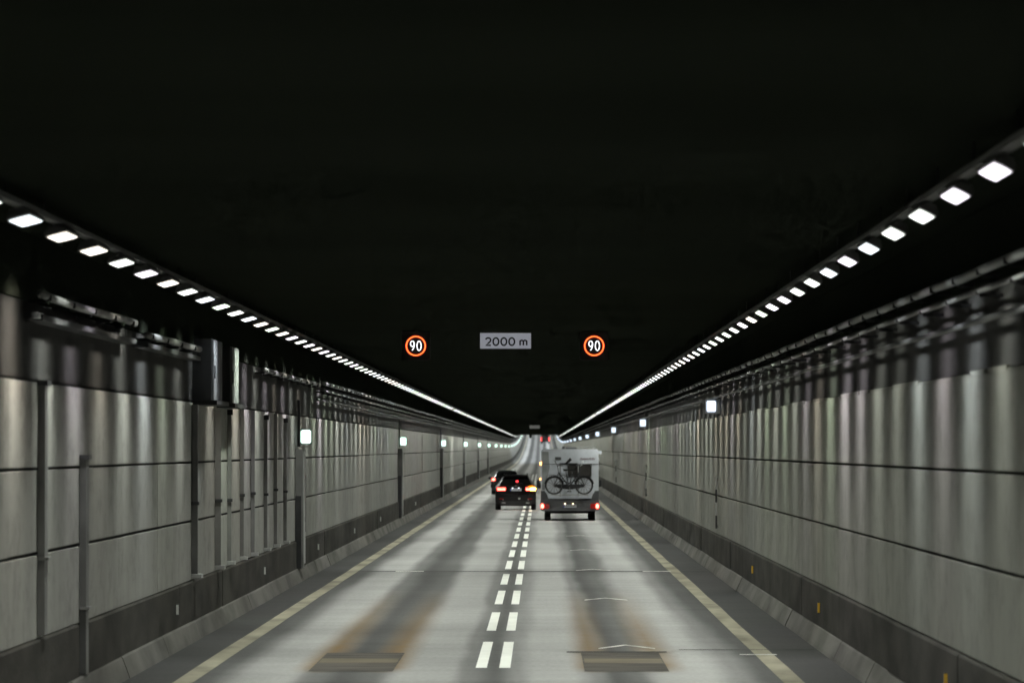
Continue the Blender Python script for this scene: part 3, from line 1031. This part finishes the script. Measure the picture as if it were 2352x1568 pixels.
def bicycle(name, loc, flip, label, bag=True):
    """faces -x when flip = 1; wheels on the carrier rail"""
    b = empty(name, loc)
    tag(b, label, 'bicycle', 'bicycles on the motorhome carrier')
    f = flip

    def t(pts, r, n=6):
        return MB().tube([(f * x, y, z) for x, y, z in pts], r, n)
    fw, rw = (-.60, 0, .35), (.57, 0, .35)
    for c in (fw, rw):
        wh = P('wheel', MB().torus((f * c[0], 0, c[2]), .33, .024, 30, 6), 'rubber', b, True)
        P('rim', MB().torus((f * c[0], 0, c[2]), .30, .012, 30, 5), 'steel_grey', wh)
        sp = MB()
        for i in range(12):
            a = math.pi * 2 * i / 12
            sp.tube([(f * c[0], .01, c[2]), (f * c[0] + .3 * math.cos(a), 0, c[2] + .3 * math.sin(a))], .004, 4)
        P('spokes', sp, 'steel_grey', wh)
        P('mudguard', MB().ribbon([(f * c[0] + q[0], c[2] + q[1]) for q in arc(0, 0, .375, .375, 10, 170, 16)], .03, -.03, t=.06), 'bike_black', b)
    fr = MB()
    for pts, r in (([(-.42, 0, .86), (-.02, 0, .30)], .022), ([(-.41, 0, .80), (-.30, 0, .55), (.05, 0, .42)], .016), ([(.10, 0, .80), (0, 0, .30)], .019),
                   ([(0, .03, .30), (.57, .05, .35)], .013), ([(.09, .03, .74), (.57, .05, .35)], .011), ([(-.42, 0, .88), (-.49, .04, .62), (-.60, .05, .35)], .016)):
        m_ = t(pts, r)
        fr.add(m_.v, m_.f)
    P('frame', fr, 'bike_black', b)
    P('handlebar', t([(-.42, 0, .86), (-.46, 0, 1.10), (-.40, -.10, 1.16), (-.28, -.26, 1.12)], [.018, .016, .016, .02]), 'bike_black', b)
    P('handlebar', t([(-.46, 0, 1.10), (-.52, .10, 1.22), (-.56, .22, 1.30)], [.016, .016, .022]), 'bike_black', b)
    P('saddle', MB().add([(f * x, y, z) for x, y, z in ((-.04, -.02, .98), (-.04, .02, .98), (.24, .10, 1.0), (.24, -.10, 1.0), (-.02, 0, .93), (.2, .07, .90), (.2, -.07, .90))],
                         [(0, 1, 2, 3), (4, 5, 1), (1, 5, 2), (2, 5, 6, 3), (3, 6, 0), (0, 6, 4), (0, 4, 1), (4, 6, 5)]), 'bag_dark', b)
    P('seat_post', t([(.10, 0, .78), (.12, 0, .94)], .014), 'steel_grey', b)
    P('chain_guard', MB().prism([(f * -.10, .20), (f * .10, .20), (f * .58, .29), (f * .58, .40), (f * .08, .40), (f * -.10, .34)], -.06, -.03), 'bike_black', b)
    P('crank', t([(.0, -.07, .30), (.03, -.09, .12)], .014), 'steel_grey', b)
    P('pedal', MB().box(f * .03 - .05, f * .03 + .05, -.17, -.09, .10, .13), 'bike_black', b)
    P('luggage_rack', t([(.15, 0, .74), (.78, 0, .76), (.60, .05, .37)], .01), 'bike_black', b)
    if bag:
        P('pannier', MB().prism([(f * .40, .42), (f * .72, .46), (f * .75, .72), (f * .36, .74)], -.16, -.05), 'bag_dark', b)
    return b


bicycle('bicycle', (1.14 - .02, RVY - .48, 1.03), 1, 'black bicycle strapped on the back of the motorhome, nearer the camera', False)
bicycle('bicycle', (1.14 - .04, RVY - .26, 1.03), -1, 'dark bicycle nearest the rear window, second on the motorhome carrier', False)


# ------------------------------------------------------------------ cars
def loft_car(name, loc, label, st, paint, rot=0.0):
    """st: list of (y, half width, z sill, z belt, half width at roof, z top) from tail to nose"""
    c = empty(name, loc)
    c.rotation_euler.z = rot
    tag(c, label, 'car', 'dark cars in the left lane')
    vs_, fs = [], []
    n = 0
    for (y, w, zs, zb, wr_, zt) in st:
        ring = [(-w * .86, zs), (-w * .97, zs + .06), (-w, zs + (zb - zs) * .55), (-w * .975, zb), (-(w * .35 + wr_ * .65), zb + (zt - zb) * .60),
                (-wr_, zt - .05), (-wr_ * .80, zt - .005), (0, zt + .015)]
        full = ring + [(-x, z) for x, z in ring[-2::-1]]
        n = len(full)
        vs_ += [(x, y, z) for x, z in full]
    for k in range(len(st) - 1):
        for i in range(n):
            j = (i + 1) % n
            fs.append((k * n + i, k * n + j, (k + 1) * n + j, (k + 1) * n + i))
    fs.append(tuple(range(n))[::-1])
    fs.append(tuple(range((len(st) - 1) * n, len(st) * n)))
    o = MB().add(vs_, fs).build('body', paint, c, smooth=True)
    md = o.modifiers.new('edge', 'EDGE_SPLIT')
    md.split_angle = R(38)
    return c


def wheels(c, w, ys, r, tw=.23):
    for y in ys:
        for s in (-1, 1):
            x = s * (w - tw / 2 - .015)
            t = tw / 2
            wl = P('wheel', MB().lathe_x((x, y, r), [(-t, r * .7), (-t, r * .94), (-t * .7, r), (t * .7, r), (t, r * .94), (t, r * .7)]), 'rubber', c, True)
            P('rim', MB().lathe_x((x + s * (t - .02), y, r), [(-.02, r * .66), (.015, r * .62), (.012, .04)]), 'steel_pale', wl)


def plate(c, z, y, lamp):
    pl = P('number_plate', MB().bbox(-.26, .26, y - .02, y, z - .058, z + .058, .008), 'plate_white', c)
    P('country_band', MB().box(-.259, -.21, y - .024, y - .0205, z - .056, z + .056), 'plate_blue', pl)
    mb = MB()
    x = -.18
    for i in range(7):
        mb.ribbon([(x, z - .03), (x, z + .032)], .012, y - .026, t=.005)
        mb.ribbon([(x, z + .03), (x + .028, z + (.0 if i % 2 else .03))], .012, y - .026, t=.005)
        x += .06
    P('plate_characters', mb, 'letter_black', pl)
    for s in (-.14, .14):
        P('plate_lamp', MB().box(s - .022, s + .022, y - .03, y - .01, z + .063, z + .085), lamp, pl)


SVX, SVY = -1.15, 261.0
sv = loft_car('suv_car', (SVX, SVY, 0), 'black sport utility car with right indicator glowing amber, beside the motorhome',
              [(.00, .86, .42, .98, .66, 1.04), (.06, .925, .30, 1.02, .60, 1.13), (.30, .945, .26, 1.06, .56, 1.40), (.62, .945, .25, 1.08, .55, 1.585),
               (1.6, .945, .25, 1.06, .56, 1.62), (2.6, .945, .25, 1.04, .55, 1.56), (3.35, .94, .25, 1.02, .58, 1.12), (4.2, .92, .27, .96, .62, 1.02), (4.65, .82, .33, .80, .58, .86)], 'car_black')
wheels(sv, .945, (.85, 3.7), .345)
bm = P('bumper', MB().prism([(-.93, .36), (-.86, .25), (.86, .25), (.93, .36), (.935, .62), (.90, .70), (-.90, .70), (-.935, .62)], -.07, .12), 'car_black', sv)
P('diffuser_trim', MB().prism([(-.70, .25), (.70, .25), (.78, .42), (-.78, .42)], -.085, -.071), 'plastic_black', bm)
for s in (-1, 1):
    P('exhaust', MB().bbox(s * .55 - .09, s * .55 + .09, -.10, -.086, .30, .36, .02), 'chrome', bm)
    P('bumper_reflector', MB().box(s * .66 - .10, s * .66 + .10, -.088, -.073, .50, .53), 'lens_red', bm)
    P('chrome_accent', MB().box(s * .58 - .02, s * .58 + .02, -.083, -.071, .44, .52), 'chrome', bm)
    tl = P('tail_lamp', MB().bbox(s * .66 - .225, s * .66 + .225, -.03, .10, .875, 1.085, .05), 'lens_red', sv)
    P('lit_bar', MB().bbox(s * .655 - .19, s * .655 + .19, -.045, -.031, .90, .975, .02), 'tail_red', tl)
    P('lit_bar', MB().box(s * .655 - .19, s * .655 + .19, -.045, -.031, .995, 1.02), 'tail_red', tl)
    mr = P('mirror', MB().bbox(s * 1.06 - .11, s * 1.06 + .11, 2.75, 2.9, .98, 1.18, .05), 'car_black', sv)
    P('mirror_glass', MB().bbox(s * 1.06 - .09, s * 1.06 + .09, 2.735, 2.748, 1.0, 1.16, .04), 'car_glass', mr)
    P('roof_rail', MB().tube([(s * .52, .7, 1.60), (s * .53, .95, 1.66), (s * .53, 2.3, 1.66), (s * .52, 2.5, 1.60)], .018), 'chrome', sv)
amb = P('indicator', MB().bbox(.68, .91, -.06, -.046, .895, 1.03, .03), 'amber', sv, label='amber indicator glowing on the right')
P('painted_halo', MB().ribbon(arc(.72, 1.03, .16, .075, 20, 165, 10), .035, -.05, t=.01), 'amber_halo', sv)  # not a lamp: the indicator's light halo modelled as a glowing arc
win = P('rear_window', MB().add([(-.74, .08, 1.13), (.74, .08, 1.13), (.56, .40, 1.50), (-.56, .40, 1.50), (-.74, .03, 1.13), (.74, .03, 1.13), (.56, .355, 1.51), (-.56, .355, 1.51)],
                                [(4, 5, 6, 7), (0, 3, 2, 1), (0, 1, 5, 4), (1, 2, 6, 5), (2, 3, 7, 6), (3, 0, 4, 7)]), 'car_glass', sv)
P('wiper', MB().tube([(0, .03, 1.13), (.3, .1, 1.24)], .012), 'plastic_black', win)
P('spoiler', MB().prism([(-.58, 1.53), (.58, 1.53), (.54, 1.585), (-.54, 1.585)], .22, .6), 'car_black', sv)
P('brake_lamp', MB().bbox(.0, .13, .015, .03, 1.27, 1.36, .03), 'brake_red', sv)
P('badge', MB().bbox(-.05, .05, -.015, .02, 1.085, 1.125, .015), 'chrome', sv)
P('model_mark', MB().box(.12, .21, -.08, -.071, .49, .57), 'steel_pale', sv)
plate(sv, .935, -.005, 'plate_lamp')
P('underbody', MB().box(-.8, .8, .3, 4.3, .19, .29), 'rubber', sv)

FVX, FVY = -2.13, 348.0
fv = loft_car('estate_car', (FVX, FVY, 0), 'dark car ahead in the left lane, half hidden by the sport utility car',
              [(.00, .84, .42, .90, .66, .96), (.06, .895, .28, .95, .62, 1.05), (.40, .905, .24, .98, .58, 1.33), (.9, .905, .22, .98, .57, 1.43),
               (1.8, .905, .22, .96, .58, 1.46), (2.7, .90, .22, .94, .56, 1.40), (3.5, .90, .22, .92, .58, 1.0), (4.2, .88, .24, .86, .6, .92), (4.6, .78, .3, .72, .56, .78)], 'car_black_two')
wheels(fv, .905, (.85, 3.6), .32)
for s in (-1, 1):
    tl = P('tail_lamp', MB().bbox(s * .74 - .15, s * .74 + .15, -.03, .09, .80, 1.02, .05), 'lens_red', fv)
    P('lit_lamp', MB().bbox(s * .76 - .09, s * .76 + .09, -.045, -.031, .84, .99, .03), 'tail_red', tl)
    P('mirror', MB().bbox(s * 1.0 - .09, s * 1.0 + .09, 2.7, 2.85, .92, 1.07, .04), 'car_black_two', fv)
    P('roof_rail', MB().tube([(s * .54, .9, 1.44), (s * .55, 1.1, 1.50), (s * .55, 2.3, 1.50), (s * .54, 2.5, 1.43)], .016), 'chrome', fv)
P('rear_window', MB().add([(-.68, .07, 1.03), (.68, .07, 1.03), (.55, .42, 1.30), (-.55, .42, 1.30), (-.68, .02, 1.03), (.68, .02, 1.03), (.55, .37, 1.315), (-.55, .37, 1.315)],
                          [(4, 5, 6, 7), (0, 3, 2, 1), (0, 1, 5, 4), (1, 2, 6, 5), (2, 3, 7, 6), (3, 0, 4, 7)]), 'car_glass', fv)
P('bumper', MB().prism([(-.88, .34), (-.82, .24), (.82, .24), (.88, .34), (.885, .56), (-.885, .56)], -.06, .1), 'car_black_two', fv)
plate(fv, .80, -.005, 'plate_lamp')

# far lorry on the climb
TY = 1634.0
tr = empty('lorry', (1.30, TY, zr(TY)))
tag(tr, 'dark lorry with red tail lights far up the climb in the right lane', 'lorry')
P('box_body', MB().prism([(-1.25, .95), (1.25, .95), (1.25, 3.9), (-1.25, 3.9)], 0, 9), 'truck_dark', tr)
P('chassis', MB().box(-.9, .9, .2, 11, .55, .94), 'rubber', tr)
P('cab', MB().prism([(-1.2, .6), (1.2, .6), (1.2, 3.2), (1.05, 3.5), (-1.05, 3.5), (-1.2, 3.2)], 9.4, 11.6), 'truck_dark', tr)
P('bumper', MB().box(-1.22, 1.22, -.05, .1, .5, .72), 'truck_dark', tr)
for s in (-1, 1):
    for z0, z1 in ((.75, 1.25), (1.35, 1.75)):
        P('tail_lamp', MB().bbox(s * 1.12 - .13, s * 1.12 + .13, -.08, -.055, z0, z1, .04), 'truck_red', tr)
    for y in (1.6, 2.9, 10.2):
        P('wheel', MB().lathe_x((s * 1.0, y, .5), [(-.2, .38), (-.2, .47), (-.15, .5), (.15, .5), (.2, .47), (.2, .38)]), 'rubber', tr, True)
